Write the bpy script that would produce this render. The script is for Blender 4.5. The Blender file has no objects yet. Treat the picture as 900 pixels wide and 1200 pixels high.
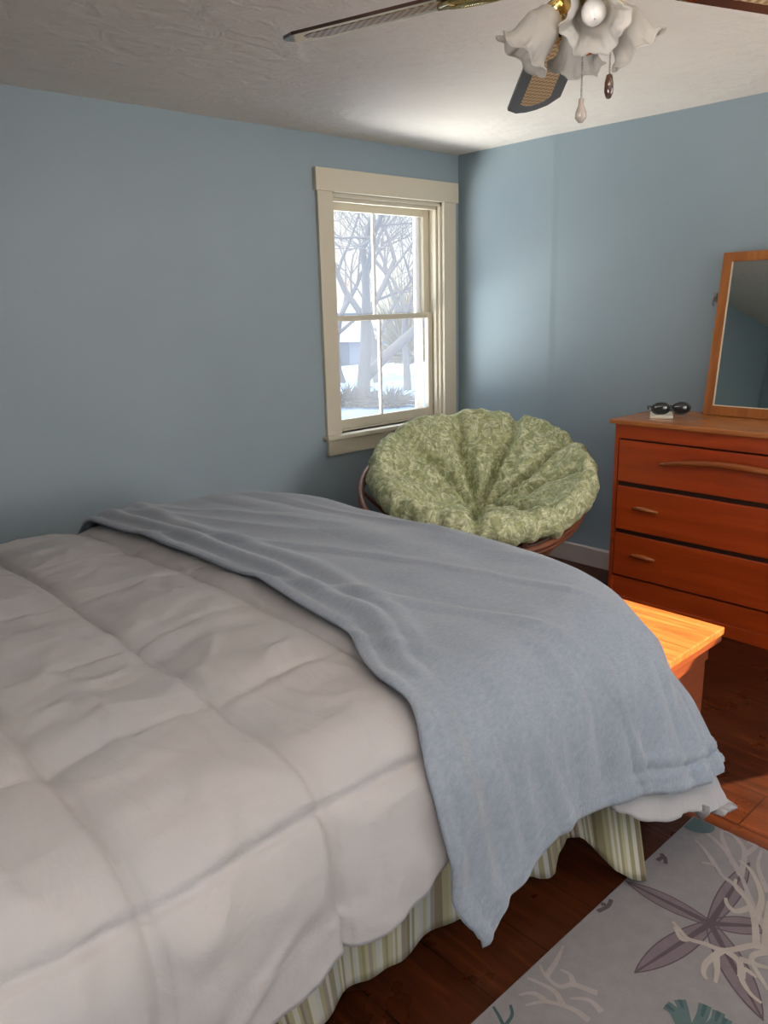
import bpy, bmesh, math, random
from mathutils import Vector, Matrix, noise
random.seed(7)
PI = math.pi
S = bpy.context.scene
COL = S.collection

# ------------------------------------------------------------------ camera
F_PX = 922.0                                   # focal length in pixels of the 900x1200 frame
RX = Vector((0.7328, 0.1913, -0.6534)); RY = Vector((-0.6800, 0.1700, -0.7130))
RX.normalize(); RY = (RY - RX * RY.dot(RX)).normalized(); RZ = RX.cross(RY)
CAM = Vector((-3.747, -3.362, 1.461))
cd = bpy.data.cameras.new('camera'); cam = bpy.data.objects.new('camera', cd); COL.objects.link(cam)
cam.matrix_world = Matrix(((RX.x, RX.y, RX.z, CAM.x), (RY.x, RY.y, RY.z, CAM.y), (RZ.x, RZ.y, RZ.z, CAM.z), (0, 0, 0, 1)))
cd.sensor_fit = 'VERTICAL'; cd.sensor_height = 36.0; cd.lens = 36.0 * F_PX / 1200.0
cd.clip_start = 0.02; cd.clip_end = 500
S.camera = cam

# ------------------------------------------------------------------ world, sun, daylight, exposure
S.view_settings.view_transform = 'Standard'
S.view_settings.look = 'None'
S.view_settings.gamma = 1.0
S.view_settings.use_curve_mapping = False
S.view_settings.exposure = 0.0
w = bpy.data.worlds.new('sky'); S.world = w; w.use_nodes = True
wn = w.node_tree; wn.nodes.clear()
wo = wn.nodes.new('ShaderNodeOutputWorld'); wb = wn.nodes.new('ShaderNodeBackground')
wt = wn.nodes.new('ShaderNodeTexCoord'); ws = wn.nodes.new('ShaderNodeSeparateXYZ'); wr = wn.nodes.new('ShaderNodeValToRGB')
wn.links.new(wt.outputs['Generated'], ws.inputs[0]); wn.links.new(ws.outputs['Z'], wr.inputs[0])
wr.color_ramp.elements[0].position = 0.0; wr.color_ramp.elements[0].color = (0.92, 0.88, 0.76, 1)
wr.color_ramp.elements[1].position = 0.36; wr.color_ramp.elements[1].color = (3.4, 3.9, 4.6, 1)
e = wr.color_ramp.elements.new(0.10); e.color = (0.92, 0.94, 0.90, 1)
e = wr.color_ramp.elements.new(0.18); e.color = (1.0, 1.05, 1.08, 1)
wn.links.new(wr.outputs[0], wb.inputs[0]); wb.inputs[1].default_value = 1.0
wn.links.new(wb.outputs[0], wo.inputs[0])

sun = bpy.data.lights.new('sun', 'SUN'); sun.energy = 22.0; sun.angle = math.radians(0.7); sun.color = (1.0, 0.78, 0.52)
so = bpy.data.objects.new('sun', sun); COL.objects.link(so)
SUN_DIR = Vector((-1.0, 0.50, -0.52)).normalized()         # direction the light travels
so.rotation_euler = SUN_DIR.to_track_quat('-Z', 'Y').to_euler()

def area(name, loc, direction, sx, sy, power, color):
    l = bpy.data.lights.new(name, 'AREA'); l.shape = 'RECTANGLE'; l.size = sx; l.size_y = sy
    l.energy = power; l.color = color
    o = bpy.data.objects.new(name, l); COL.objects.link(o); o.location = loc
    o.rotation_euler = Vector(direction).to_track_quat('-Z', 'Z').to_euler()
    return o
# added fill lamps for daylight, in two unseen window openings behind the photographer
area('daylight_fill_back', (-1.25, -4.55, 1.45), (-0.12, 1, 0.14), 1.1, 1.2, 15, (1.0, 0.93, 0.87)).data.spread = math.radians(85)
area('daylight_fill_left', (-4.75, -3.6, 1.45), (1, -0.20, 0.66), 0.9, 1.2, 110, (1.0, 0.93, 0.88)).data.spread = math.radians(84)
# added lamp in the yard below the corner window, standing in for snow light
area('snow_fill_lamp', (-1.6, 1.7, -0.42), (0.22, -0.75, 0.85), 5.5, 2.4, 1050, (1.0, 1.0, 0.91))

# ------------------------------------------------------------------ node helpers
def new_mat(name, col=(0.5, 0.5, 0.5), rough=0.6, metal=0.0, **kw):
    m = bpy.data.materials.new(name); m.use_nodes = True
    b = m.node_tree.nodes['Principled BSDF']
    b.inputs['Base Color'].default_value = (*col, 1); b.inputs['Roughness'].default_value = rough
    b.inputs['Metallic'].default_value = metal
    for k, v in kw.items():
        b.inputs[k].default_value = v
    return m
def N(m, t): return m.node_tree.nodes.new(t)
def L(m, a, b): m.node_tree.links.new(a, b)
def P(m): return m.node_tree.nodes['Principled BSDF']
def coords(m, kind='Object', scale=(1, 1, 1), rot=(0, 0, 0)):
    tc = N(m, 'ShaderNodeTexCoord'); mp = N(m, 'ShaderNodeMapping')
    mp.inputs['Scale'].default_value = scale; mp.inputs['Rotation'].default_value = rot
    L(m, tc.outputs[kind], mp.inputs[0]); return mp.outputs[0]
def noise_n(m, vec, scale, detail=4, rough=0.55, dist=0.0):
    n = N(m, 'ShaderNodeTexNoise'); n.inputs['Scale'].default_value = scale; n.inputs['Detail'].default_value = detail
    n.inputs['Roughness'].default_value = rough; n.inputs['Distortion'].default_value = dist
    L(m, vec, n.inputs['Vector']); return n.outputs['Fac']
def ramp(m, fac, stops, interp='LINEAR'):
    r = N(m, 'ShaderNodeValToRGB'); r.color_ramp.interpolation = interp
    els = r.color_ramp.elements
    els[0].position = stops[0][0]; els[0].color = (*stops[0][1], 1)
    els[1].position = stops[-1][0]; els[1].color = (*stops[-1][1], 1)
    for p, c in stops[1:-1]:
        e = els.new(p); e.color = (*c, 1)
    L(m, fac, r.inputs[0]); return r.outputs[0]
def bump(m, h, strength=0.3, dist=0.01):
    b = N(m, 'ShaderNodeBump'); b.inputs['Strength'].default_value = strength; b.inputs['Distance'].default_value = dist
    L(m, h, b.inputs['Height']); L(m, b.outputs[0], P(m).inputs['Normal'])
def addn(m, a, b, op='ADD', v=None):
    n = N(m, 'ShaderNodeMath'); n.operation = op; L(m, a, n.inputs[0])
    if b is not None: L(m, b, n.inputs[1])
    else: n.inputs[1].default_value = v
    return n.outputs[0]

# ------------------------------------------------------------------ materials
def wall_mat():
    m = new_mat('blue_wall_paint', (0.22, 0.30, 0.37), 0.55)
    v = coords(m); L(m, ramp(m, noise_n(m, v, 1.3, 3), [(0.3, (0.265, 0.335, 0.375)), (0.7, (0.29, 0.362, 0.405))]), P(m).inputs['Base Color'])
    bump(m, noise_n(m, v, 60, 3), 0.05, 0.01); return m
M_WALL = wall_mat()
def ceil_mat():
    m = new_mat('plaster_ceiling', (0.62, 0.55, 0.50), 0.8)
    v = coords(m, scale=(1, 1.0, 1)); v2 = coords(m, scale=(3.0, 9.0, 1), rot=(0, 0, 0.5))
    h = addn(m, noise_n(m, v2, 1.6, 6, 0.6, 1.2), noise_n(m, v, 8, 4, 0.6, 0.8))
    L(m, ramp(m, noise_n(m, v, 2, 3), [(0.3, (0.73, 0.67, 0.61)), (0.7, (0.79, 0.73, 0.67))]), P(m).inputs['Base Color'])
    bump(m, h, 0.55, 0.02); return m
M_CEIL = ceil_mat()
M_TRIM = new_mat('cream_trim_paint', (0.62, 0.56, 0.44), 0.42)
M_BASE = new_mat('baseboard_paint', (0.62, 0.52, 0.47), 0.5)
M_WHITE = new_mat('white_window_vinyl', (0.82, 0.82, 0.84), 0.4)
def floor_mat():
    m = new_mat('dark_red_floorboards', (0.1, 0.03, 0.01), 0.28, **{'Specular IOR Level': 0.25})
    v = coords(m)
    br = N(m, 'ShaderNodeTexBrick'); L(m, coords(m, rot=(0, 0, PI / 2)), br.inputs['Vector'])
    br.inputs['Scale'].default_value = 1.0; br.inputs['Brick Width'].default_value = 2.6; br.inputs['Row Height'].default_value = 0.19
    br.inputs['Mortar Size'].default_value = 0.0025; br.inputs['Mortar Smooth'].default_value = 0.3
    br.inputs['Color1'].default_value = (0.9, 0.9, 0.9, 1); br.inputs['Color2'].default_value = (0.55, 0.55, 0.55, 1); br.inputs['Mortar'].default_value = (0.06, 0.05, 0.05, 1)
    g = noise_n(m, coords(m, scale=(14, 1.2, 1)), 3, 6, 0.6, 0.6)
    c = ramp(m, g, [(0.25, (0.030, 0.008, 0.003)), (0.6, (0.080, 0.020, 0.006)), (0.8, (0.17, 0.050, 0.014))])
    mx = N(m, 'ShaderNodeMix'); mx.data_type = 'RGBA'; mx.blend_type = 'MULTIPLY'; mx.inputs[0].default_value = 0.8
    L(m, c, mx.inputs[6]); L(m, br.outputs['Color'], mx.inputs[7]); L(m, mx.outputs[2], P(m).inputs['Base Color'])
    bump(m, br.outputs['Fac'], -0.25, 0.004)
    L(m, ramp(m, noise_n(m, v, 5, 4), [(0.3, (0.22,) * 3), (0.7, (0.42,) * 3)]), P(m).inputs['Roughness'])
    return m
M_FLOOR = floor_mat()
def wood(name, c1, c2, c3, axis='Y', rough=0.35, sc=1.0, dist=0.8):
    m = new_mat(name, c2, rough)
    s = {'X': (0.8, 9, 9), 'Y': (9, 0.8, 9), 'Z': (9, 9, 0.8)}[axis]
    g = noise_n(m, coords(m, scale=tuple(k * sc for k in s)), 2.2, 6, 0.6, dist)
    L(m, ramp(m, g, [(0.28, c1), (0.5, c2), (0.74, c3)]), P(m).inputs['Base Color'])
    bump(m, g, 0.04, 0.01)
    return m
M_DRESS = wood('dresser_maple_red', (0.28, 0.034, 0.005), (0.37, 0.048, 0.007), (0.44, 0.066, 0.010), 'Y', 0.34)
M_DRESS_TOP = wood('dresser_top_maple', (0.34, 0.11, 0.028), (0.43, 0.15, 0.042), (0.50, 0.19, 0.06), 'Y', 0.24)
M_GAPSHADE = new_mat('recess_shade_wood', (0.035, 0.010, 0.005), 0.7)  # shade in the gaps between drawers, put into the colour
M_MIRFRAME = wood('mirror_frame_wood', (0.26, 0.085, 0.020), (0.36, 0.125, 0.03), (0.44, 0.17, 0.045), 'Z', 0.35)
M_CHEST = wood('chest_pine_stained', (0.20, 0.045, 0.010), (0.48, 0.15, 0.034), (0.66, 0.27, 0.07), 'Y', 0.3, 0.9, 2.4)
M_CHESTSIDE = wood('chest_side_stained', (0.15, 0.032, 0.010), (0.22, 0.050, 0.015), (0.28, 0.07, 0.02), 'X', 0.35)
M_RATTAN = wood('rattan_brown', (0.12, 0.035, 0.015), (0.20, 0.065, 0.03), (0.28, 0.10, 0.05), 'X', 0.45)
M_BRASS = new_mat('polished_brass', (0.75, 0.55, 0.22), 0.18, 1.0)
M_HANDLE = wood('handle_wood', (0.24, 0.06, 0.016), (0.32, 0.09, 0.025), (0.40, 0.13, 0.04), 'Y', 0.25)
M_BLACK = new_mat('black_plastic', (0.012, 0.012, 0.014), 0.2)
M_LENS = new_mat('dark_lens', (0.01, 0.012, 0.015), 0.06)
M_CARD = new_mat('cream_card', (0.70, 0.66, 0.55), 0.6)
M_METAL = new_mat('grey_metal', (0.35, 0.34, 0.33), 0.35, 0.9)
M_MATT = new_mat('mattress_ticking', (0.62, 0.60, 0.56), 0.9)
M_MIRROR = new_mat('mirror_glass', (0.62, 0.68, 0.66), 0.015, 1.0)
def fabric(name, c1, c2, scale=300, bs=0.3, rough=0.9, sheen=0.2, aniso=(1, 1, 1), bd=0.002):
    m = new_mat(name, c1, rough)
    P(m).inputs['Sheen Weight'].default_value = sheen
    v = coords(m); L(m, ramp(m, noise_n(m, v, 3, 3), [(0.3, c1), (0.7, c2)]), P(m).inputs['Base Color'])
    n2 = noise_n(m, coords(m, scale=aniso), scale, 2)
    bump(m, addn(m, n2, noise_n(m, v, 14, 4, 0.6, 0.4), 'ADD'), bs, bd)
    return m
def comforter_mat():
    m = new_mat('white_comforter_cotton', (0.38, 0.36, 0.37), 0.8)
    v = coords(m); P(m).inputs['Sheen Weight'].default_value = 0.1
    L(m, ramp(m, noise_n(m, v, 4, 3), [(0.3, (0.335, 0.33, 0.34)), (0.7, (0.365, 0.35, 0.345))]), P(m).inputs['Base Color'])
    wr1 = noise_n(m, coords(m, scale=(1.0, 0.45, 1), rot=(0, 0, 0.5)), 9, 5, 0.55, 1.6); wr2 = noise_n(m, coords(m, scale=(0.5, 1.0, 1), rot=(0, 0, -0.3)), 13, 4, 0.5, 1.2)
    bump(m, addn(m, wr1, wr2), 0.13, 0.03); return m
M_COMF = comforter_mat()
def throw_mat():
    m = new_mat('grey_blue_fleece', (0.3, 0.35, 0.42), 0.95)
    P(m).inputs['Sheen Weight'].default_value = 0.25
    v = coords(m)
    L(m, ramp(m, noise_n(m, coords(m, scale=(1, 2.2, 1)), 70, 4, 0.7), [(0.3, (0.18, 0.215, 0.265)), (0.7, (0.24, 0.275, 0.325))]), P(m).inputs['Base Color'])
    bump(m, noise_n(m, coords(m, scale=(1, 2.4, 1)), 130, 3, 0.6), 0.55, 0.004); return m
M_THROW = throw_mat()
def cushion_mat():
    m = new_mat('green_vine_print_cotton', (0.4, 0.45, 0.25), 0.85)
    v = coords(m)
    a = noise_n(m, v, 11, 2, 0.5, 2.6); b = noise_n(m, v, 30, 2, 0.5, 1.0)
    c = ramp(m, a, [(0.40, (0.43, 0.45, 0.25)), (0.47, (0.30, 0.33, 0.16)), (0.52, (0.64, 0.64, 0.45)), (0.62, (0.41, 0.44, 0.25))])
    d = ramp(m, b, [(0.45, (0.78, 0.8, 0.75)), (0.58, (1.15, 1.15, 1.12))])
    mx = N(m, 'ShaderNodeMix'); mx.data_type = 'RGBA'; mx.blend_type = 'MULTIPLY'; mx.inputs[0].default_value = 1.0
    L(m, c, mx.inputs[6]); L(m, d, mx.inputs[7]); L(m, mx.outputs[2], P(m).inputs['Base Color'])
    bump(m, noise_n(m, v, 18, 3, 0.5), 0.25, 0.006); return m
M_CUSH = cushion_mat()
def skirt_mat():
    m = new_mat('striped_bed_skirt', (0.5, 0.45, 0.3), 0.85)
    u = N(m, 'ShaderNodeUVMap'); mp = N(m, 'ShaderNodeMapping'); L(m, u.outputs[0], mp.inputs[0]); mp.inputs['Scale'].default_value = (1, 0.0, 1)
    n1 = N(m, 'ShaderNodeTexWhiteNoise'); n1.noise_dimensions = '1D'
    sp = N(m, 'ShaderNodeSeparateXYZ'); L(m, mp.outputs[0], sp.inputs[0])
    # stripes of unequal width: snap a warped coordinate
    wv = N(m, 'ShaderNodeMath'); wv.operation = 'SINE'; k1 = addn(m, sp.outputs[0], None, 'MULTIPLY', 37.0); L(m, k1, wv.inputs[0])
    k2 = addn(m, wv.outputs[0], None, 'MULTIPLY', 0.9); k3 = addn(m, sp.outputs[0], None, 'MULTIPLY', 120.0)
    k4 = addn(m, k2, k3); fl = N(m, 'ShaderNodeMath'); fl.operation = 'FLOOR'; L(m, k4, fl.inputs[0])
    L(m, fl.outputs[0], n1.inputs['W'])
    c = ramp(m, n1.outputs['Value'], [(0.0, (0.33, 0.30, 0.17)), (0.16, (0.47, 0.45, 0.37)), (0.34, (0.20, 0.16, 0.10)), (0.46, (0.26, 0.235, 0.13)),
                                     (0.60, (0.42, 0.42, 0.39)), (0.72, (0.27, 0.23, 0.19)), (0.84, (0.38, 0.35, 0.22)), (1.0, (0.50, 0.48, 0.41))], 'CONSTANT')
    L(m, c, P(m).inputs['Base Color']); bump(m, noise_n(m, coords(m), 200, 2), 0.2, 0.002); return m
M_SKIRT = skirt_mat()
def rug_mat(name, c):
    m = new_mat(name, c, 0.95)
    v = coords(m); cc = tuple(k * 0.9 for k in c); c2 = tuple(min(1, k * 1.08) for k in c)
    L(m, ramp(m, noise_n(m, v, 25, 4, 0.7), [(0.3, cc), (0.7, c2)]), P(m).inputs['Base Color'])
    bump(m, noise_n(m, v, 350, 2), 0.3, 0.002); return m
R_BASE = rug_mat('rug_grey', (0.20, 0.186, 0.188)); R_PURP = rug_mat('rug_purple', (0.145, 0.112, 0.125)); R_PURPD = rug_mat('rug_dark_purple', (0.075, 0.053, 0.062))
R_CORAL = rug_mat('rug_cream_coral', (0.31, 0.27, 0.24)); R_TEAL = rug_mat('rug_teal', (0.065, 0.105, 0.105)); R_TEALD = rug_mat('rug_dark_teal', (0.035, 0.07, 0.075)); R_FAINT = rug_mat('rug_faint_coral', (0.27, 0.24, 0.23))
M_BLADE = new_mat('dark_walnut_blade', (0.055, 0.028, 0.020), 0.12, **{'Coat Weight': 0.6, 'Coat Roughness': 0.08})
def cane_mat():
    m = new_mat('woven_cane', (0.36, 0.25, 0.12), 0.5)
    u = N(m, 'ShaderNodeUVMap'); mp = N(m, 'ShaderNodeMapping'); L(m, u.outputs[0], mp.inputs[0]); mp.inputs['Scale'].default_value = (34, 8, 1)
    ck = N(m, 'ShaderNodeTexChecker'); ck.inputs['Scale'].default_value = 1.0; L(m, mp.outputs[0], ck.inputs[0])
    ck.inputs['Color1'].default_value = (0.50, 0.36, 0.20, 1); ck.inputs['Color2'].default_value = (0.21, 0.135, 0.065, 1)
    L(m, ck.outputs[0], P(m).inputs['Base Color']); return m
M_CANE = cane_mat()
def frost_mat():
    m = new_mat('frosted_tulip_glass', (0.60, 0.58, 0.55), 0.35)
    P(m).inputs['Transmission Weight'].default_value = 0.25; P(m).inputs['IOR'].default_value = 1.2
    P(m).inputs['Subsurface Weight'].default_value = 0.0
    tr = N(m, 'ShaderNodeBsdfTranslucent'); tr.inputs[0].default_value = (0.62, 0.60, 0.56, 1)
    mx = N(m, 'ShaderNodeMixShader'); mx.inputs[0].default_value = 0.4
    out = m.node_tree.nodes['Material Output']
    L(m, P(m).outputs[0], mx.inputs[1]); L(m, tr.outputs[0], mx.inputs[2]); L(m, mx.outputs[0], out.inputs[0]); return m
M_FROST = frost_mat()
M_BULB = new_mat('opal_bulb', (0.62, 0.60, 0.57), 0.2)
M_PEND = new_mat('smoky_pendant', (0.30, 0.26, 0.23), 0.2)
def pane_mat():
    m = bpy.data.materials.new('hazy_window_glass'); m.use_nodes = True; nt = m.node_tree; nt.nodes.clear()
    out = nt.nodes.new('ShaderNodeOutputMaterial'); t = nt.nodes.new('ShaderNodeBsdfTransparent'); d = nt.nodes.new('ShaderNodeBsdfTranslucent')
    g = nt.nodes.new('ShaderNodeBsdfGlossy'); g.inputs['Roughness'].default_value = 0.02
    d.inputs[0].default_value = (0.9, 0.93, 1.0, 1); t.inputs[0].default_value = (0.97, 0.97, 0.97, 1)
    mx = nt.nodes.new('ShaderNodeMixShader'); mx.inputs[0].default_value = 0.035; m2 = nt.nodes.new('ShaderNodeMixShader'); m2.inputs[0].default_value = 0.04
    nt.links.new(t.outputs[0], mx.inputs[1]); nt.links.new(d.outputs[0], mx.inputs[2]); nt.links.new(mx.outputs[0], m2.inputs[1]); nt.links.new(g.outputs[0], m2.inputs[2]); nt.links.new(m2.outputs[0], out.inputs[0])
    return m
M_PANE = pane_mat()
def snow_mat():
    m = new_mat('snow', (0.25, 0.36, 0.56), 0.8); v = coords(m)  # the blue of shaded snow is put into the base colour
    bump(m, noise_n(m, v, 1.2, 4), 0.4, 0.1); return m
M_SNOW = snow_mat()
M_BARK = new_mat('grey_bark', (0.15, 0.13, 0.115), 0.9)
M_BUSH = new_mat('bare_brown_bush', (0.10, 0.085, 0.065), 0.9)
M_LEAFY = new_mat('dry_yellow_leaves', (0.30, 0.26, 0.17), 0.9)
M_SIDING = new_mat('pale_grey_siding', (0.20, 0.21, 0.24), 0.8)
M_ROOF = new_mat('snowy_roof', (0.16, 0.17, 0.20), 0.8)
M_HWIN = new_mat('dark_house_window', (0.08, 0.09, 0.11), 0.3)

# ------------------------------------------------------------------ mesh helpers
def link(name, bm, mat, parent=None, smooth=False, mats=None):
    me = bpy.data.meshes.new(name); bm.normal_update(); bm.to_mesh(me); bm.free()
    for mm in (mats or [mat]): me.materials.append(mm)
    if smooth:
        for p in me.polygons: p.use_smooth = True
    o = bpy.data.objects.new(name, me); COL.objects.link(o)
    if parent: o.parent = parent
    return o
def root(name, label, cat, loc=(0, 0, 0), rz=0, group=None):
    o = bpy.data.objects.new(name, None); COL.objects.link(o); o.location = loc; o.rotation_euler = (0, 0, rz)
    o.empty_display_size = 0.1
    o['label'] = label; o['category'] = cat
    if group: o['group'] = group
    bpy.context.view_layer.update()
    return o
def tag(o, label, cat, group=None, kind=None):
    o['label'] = label; o['category'] = cat
    if group: o['group'] = group
    if kind: o['kind'] = kind
    return o
def struct(o): o['kind'] = 'structure'; return o
def box(bm, x0, x1, y0, y1, z0, z1, bev=0.0, seg=2):
    r = bmesh.ops.create_cube(bm, size=1.0)['verts']
    for v in r:
        v.co = Vector(((x0 + x1) / 2 + v.co.x * (x1 - x0), (y0 + y1) / 2 + v.co.y * (y1 - y0), (z0 + z1) / 2 + v.co.z * (z1 - z0)))
    if bev > 0:
        es = list({e for v in r for e in v.link_edges})
        bmesh.ops.bevel(bm, geom=es, offset=bev, segments=seg, affect='EDGES', profile=0.6)
def tube(bm, pts, rad, seg=10, cap=True, closed=False):
    pts = [Vector(p) for p in pts]; n = len(pts)
    rads = rad if isinstance(rad, (list, tuple)) else [rad] * n
    up = None; rings = []
    for i, p in enumerate(pts):
        a = pts[(i - 1) % n] if (closed or i > 0) else p; b = pts[(i + 1) % n] if (closed or i < n - 1) else p
        t = (b - a).normalized()
        if up is None:
            up = Vector((0, 0, 1)) if abs(t.z) < 0.9 else Vector((1, 0, 0))
        s = t.cross(up)
        if s.length < 1e-6: s = t.orthogonal()
        s.normalize(); up = s.cross(t).normalized()
        rings.append([bm.verts.new(p + (s * math.cos(2 * PI * k / seg) + up * math.sin(2 * PI * k / seg)) * rads[i]) for k in range(seg)])
    m = n if closed else n - 1
    for i in range(m):
        A, B = rings[i], rings[(i + 1) % n]
        for k in range(seg):
            bm.faces.new((A[k], A[(k + 1) % seg], B[(k + 1) % seg], B[k]))
    if cap and not closed:
        bm.faces.new(list(reversed(rings[0]))); bm.faces.new(rings[-1])
def lathe(bm, prof, seg=32, mat=None, cap=False):
    rings = []
    for r, z in prof:
        ring = [bm.verts.new(Vector((r * math.cos(2 * PI * k / seg), r * math.sin(2 * PI * k / seg), z))) for k in range(seg)]
        rings.append(ring)
    for A, B in zip(rings[:-1], rings[1:]):
        for k in range(seg):
            bm.faces.new((A[k], A[(k + 1) % seg], B[(k + 1) % seg], B[k]))
    if cap:
        bm.faces.new(list(reversed(rings[0]))); bm.faces.new(rings[-1])
    if mat is not None:
        bmesh.ops.transform(bm, matrix=mat, verts=[v for r in rings for v in r])
def grid(bm, nu, nv, fn, uv=None):
    V = [[bm.verts.new(fn(i / nu, j / nv)) for j in range(nv + 1)] for i in range(nu + 1)]
    for i in range(nu):
        for j in range(nv):
            f = bm.faces.new((V[i][j], V[i + 1][j], V[i + 1][j + 1], V[i][j + 1]))
    for f in bm.faces: f.normal_update()
    return V
def flip(bm): bmesh.ops.reverse_faces(bm, faces=bm.faces[:])
def n3(x, y, z=0.0): return noise.noise(Vector((x, y, z)))
def lerp(a, b, t): return a + (b - a) * t
def sstep(a, b, x):
    t = max(0, min(1, (x - a) / (b - a))); return t * t * (3 - 2 * t)
def pw(x, pts):                                   # smooth piecewise interpolation
    if x <= pts[0][0]: return pts[0][1]
    for (x0, y0), (x1, y1) in zip(pts[:-1], pts[1:]):
        if x <= x1: return lerp(y0, y1, sstep(x0, x1, x))
    return pts[-1][1]
def onfloor(x, y, z=0.0):                         # the point of a horizontal plane seen at a photo pixel
    d = RX * 0 + Vector((0, 0, 0))
    c = Vector((x - 450, 600 - y, -F_PX)); d = Vector((RX.dot(c), RY.dot(c), RZ.dot(c)))
    return CAM + d * ((z - CAM.z) / d.z)

H = 2.30; XL = -4.85; YB = -4.65; T = 0.14
# ------------------------------------------------------------------ room shell
def wall_with_holes(name, axis, pos, thick, a0, a1, holes, mat):
    """wall in plane axis=pos (thick outward), spanning a0..a1, holes = (a,b,z0,z1)"""
    bm = bmesh.new()
    cuts = sorted({a0, a1, *[h[0] for h in holes], *[h[1] for h in holes]})
    for c0, c1 in zip(cuts[:-1], cuts[1:]):
        mid = (c0 + c1) / 2; hs = sorted([(h[2], h[3]) for h in holes if h[0] < mid < h[1]]); z = 0.0
        for z0, z1 in hs + [(H, H)]:
            if z0 > z:
                if axis == 'y': box(bm, c0, c1, min(pos, pos + thick), max(pos, pos + thick), z, z0)
                else: box(bm, min(pos, pos + thick), max(pos, pos + thick), c0, c1, z, z0)
            z = z1
    return struct(link(name, bm, mat))
bm = bmesh.new(); box(bm, XL - T, T, YB - T, T, -0.12, 0.0); struct(link('floor', bm, M_FLOOR))
bm = bmesh.new(); box(bm, XL - T, T, YB - T, T, H, H + 0.15); struct(link('ceiling', bm, M_CEIL))
WX0, WX1, WZ0, WZ1 = -0.995, -0.145, 0.775, 2.03
wall_with_holes('wall_back', 'y', 0.0, T, XL - T, T, [(WX0, WX1, WZ0, WZ1)], M_WALL)
# right wall: its plaster swells slightly over a vertical board joint near the corner
w2 = (-3.40, -2.60, 1.16, 1.72); w3 = (-3.98, -3.26, 0.56, 0.985)  # unseen openings, added and sized to aim sun beams at chest and floor
wall_with_holes('wall_right', 'x', 0.0, T, YB - T, 0.0, [w2, w3], M_WALL)
bm = bmesh.new()
prof = [(0.0, 0.0), (-0.69, -0.022), (-0.70, -0.0216), (-0.73, -0.0185), (-1.35, 0.0)]
vs = [[bm.verts.new((x, y, z)) for z in (0.0, H)] for y, x in prof]
back = [[bm.verts.new((0.001, y, z)) for z in (0.0, H)] for y, x in prof]
for a, b, c, d in zip(vs[:-1], vs[1:], back[:-1], back[1:]):
    bm.faces.new((a[0], a[1], b[1], b[0])); bm.faces.new((a[1], c[1], d[1], b[1])); bm.faces.new((a[0], b[0], d[0], c[0])); bm.faces.new((c[0], d[0], d[1], c[1]))
struct(link('wall_right_joint', bm, M_WALL))
wall_with_holes('wall_left', 'x', XL, -T, YB - T, 0.0, [(-4.05, -3.15, 0.85, 2.05)], M_WALL)
wall_with_holes('wall_front', 'y', YB, -T, XL, 0.0, [(-1.80, -0.70, 0.85, 2.05)], M_WALL)
def board(name, segs, mat, bev=0.004):
    bm = bmesh.new()
    for s in segs: box(bm, *s, bev)
    return struct(link(name, bm, mat))
board('baseboard_back', [(XL, -0.016, -0.016, 0.0, 0, 0.11)], M_BASE)
board('baseboard_right', [(-0.040, -0.004, -1.37, 0.0, 0, 0.105), (-0.018, 0.0, YB, -1.37, 0, 0.105)], M_BASE)
board('baseboard_left', [(XL, XL + 0.016, YB, 0, 0, 0.11)], M_BASE)
board('baseboard_front', [(XL, 0, YB, YB + 0.016, 0, 0.11)], M_BASE)

# ------------------------------------------------------------------ window 1
win = bpy.data.objects.new('window_1', None); COL.objects.link(win); win.location = (-0.57, 0, 0); struct(win)
bpy.context.view_layer.update()
def wpart(name, boxes, mat, bev=0.003, par=None):
    bm = bmesh.new()
    for b in boxes: box(bm, b[0] + 0.57, b[1] + 0.57, *b[2:], bev)
    return link(name, bm, mat, par or win)
wpart('casing', [(-1.085, -0.985, -0.022, 0.0, 0.765, 2.035), (-0.150, -0.045, -0.022, 0.0, 0.765, 2.035)], M_TRIM)
wpart('head_casing', [(-1.098, -0.030, -0.030, 0.0, 2.030, 2.140)], M_TRIM)
wpart('window_stool', [(-1.105, -0.026, -0.050, 0.05, 0.750, 0.775)], M_TRIM, 0.006)
wpart('apron', [(-1.080, -0.048, -0.022, 0.0, 0.662, 0.750)], M_TRIM)
wpart('jamb', [(WX0, WX0 + 0.02, 0.0, 0.13, 0.775, 2.03), (WX1 - 0.02, WX1, 0.0, 0.13, 0.775, 2.03), (WX0, WX1, 0.0, 0.13, 2.01, 2.03), (WX0, WX1, 0.04, 0.14, 0.755, 0.785),
               (WX1 - 0.034, WX1 - 0.02, 0.02, 0.045, 0.78, 2.01), (WX0 + 0.02, WX0 + 0.034, 0.02, 0.045, 0.78, 2.01), (WX0, WX1, 0.02, 0.045, 1.99, 2.01)], M_TRIM)
# sashes (a lower one inside, an upper one outside), cream inside stiles, white storm track at right
SX0, SX1 = -0.976, -0.164
wpart('lower_sash', [(SX0, SX0 + 0.05, 0.055, 0.085, 0.785, 1.41), (SX1 - 0.050, SX1, 0.055, 0.085, 0.785, 1.41), (SX0 + 0.05, SX1 - 0.05, 0.056, 0.084, 0.786, 0.838), (SX0 + 0.05, SX1 - 0.05, 0.056, 0.084, 1.378, 1.409)], M_TRIM)
wpart('upper_sash', [(SX0, SX0 + 0.05, 0.088, 0.115, 1.38, 2.01), (SX1 - 0.050, SX1, 0.088, 0.115, 1.38, 2.01), (SX0 + 0.05, SX1 - 0.05, 0.089, 0.114, 1.955, 2.009), (SX0 + 0.05, SX1 - 0.05, 0.089, 0.114, 1.381, 1.408)], M_TRIM)
wpart('muntin', [(-0.612, -0.596, 0.06, 0.08, 0.83, 1.39), (-0.612, -0.596, 0.093, 0.11, 1.40, 1.96)], M_WHITE)
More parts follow.
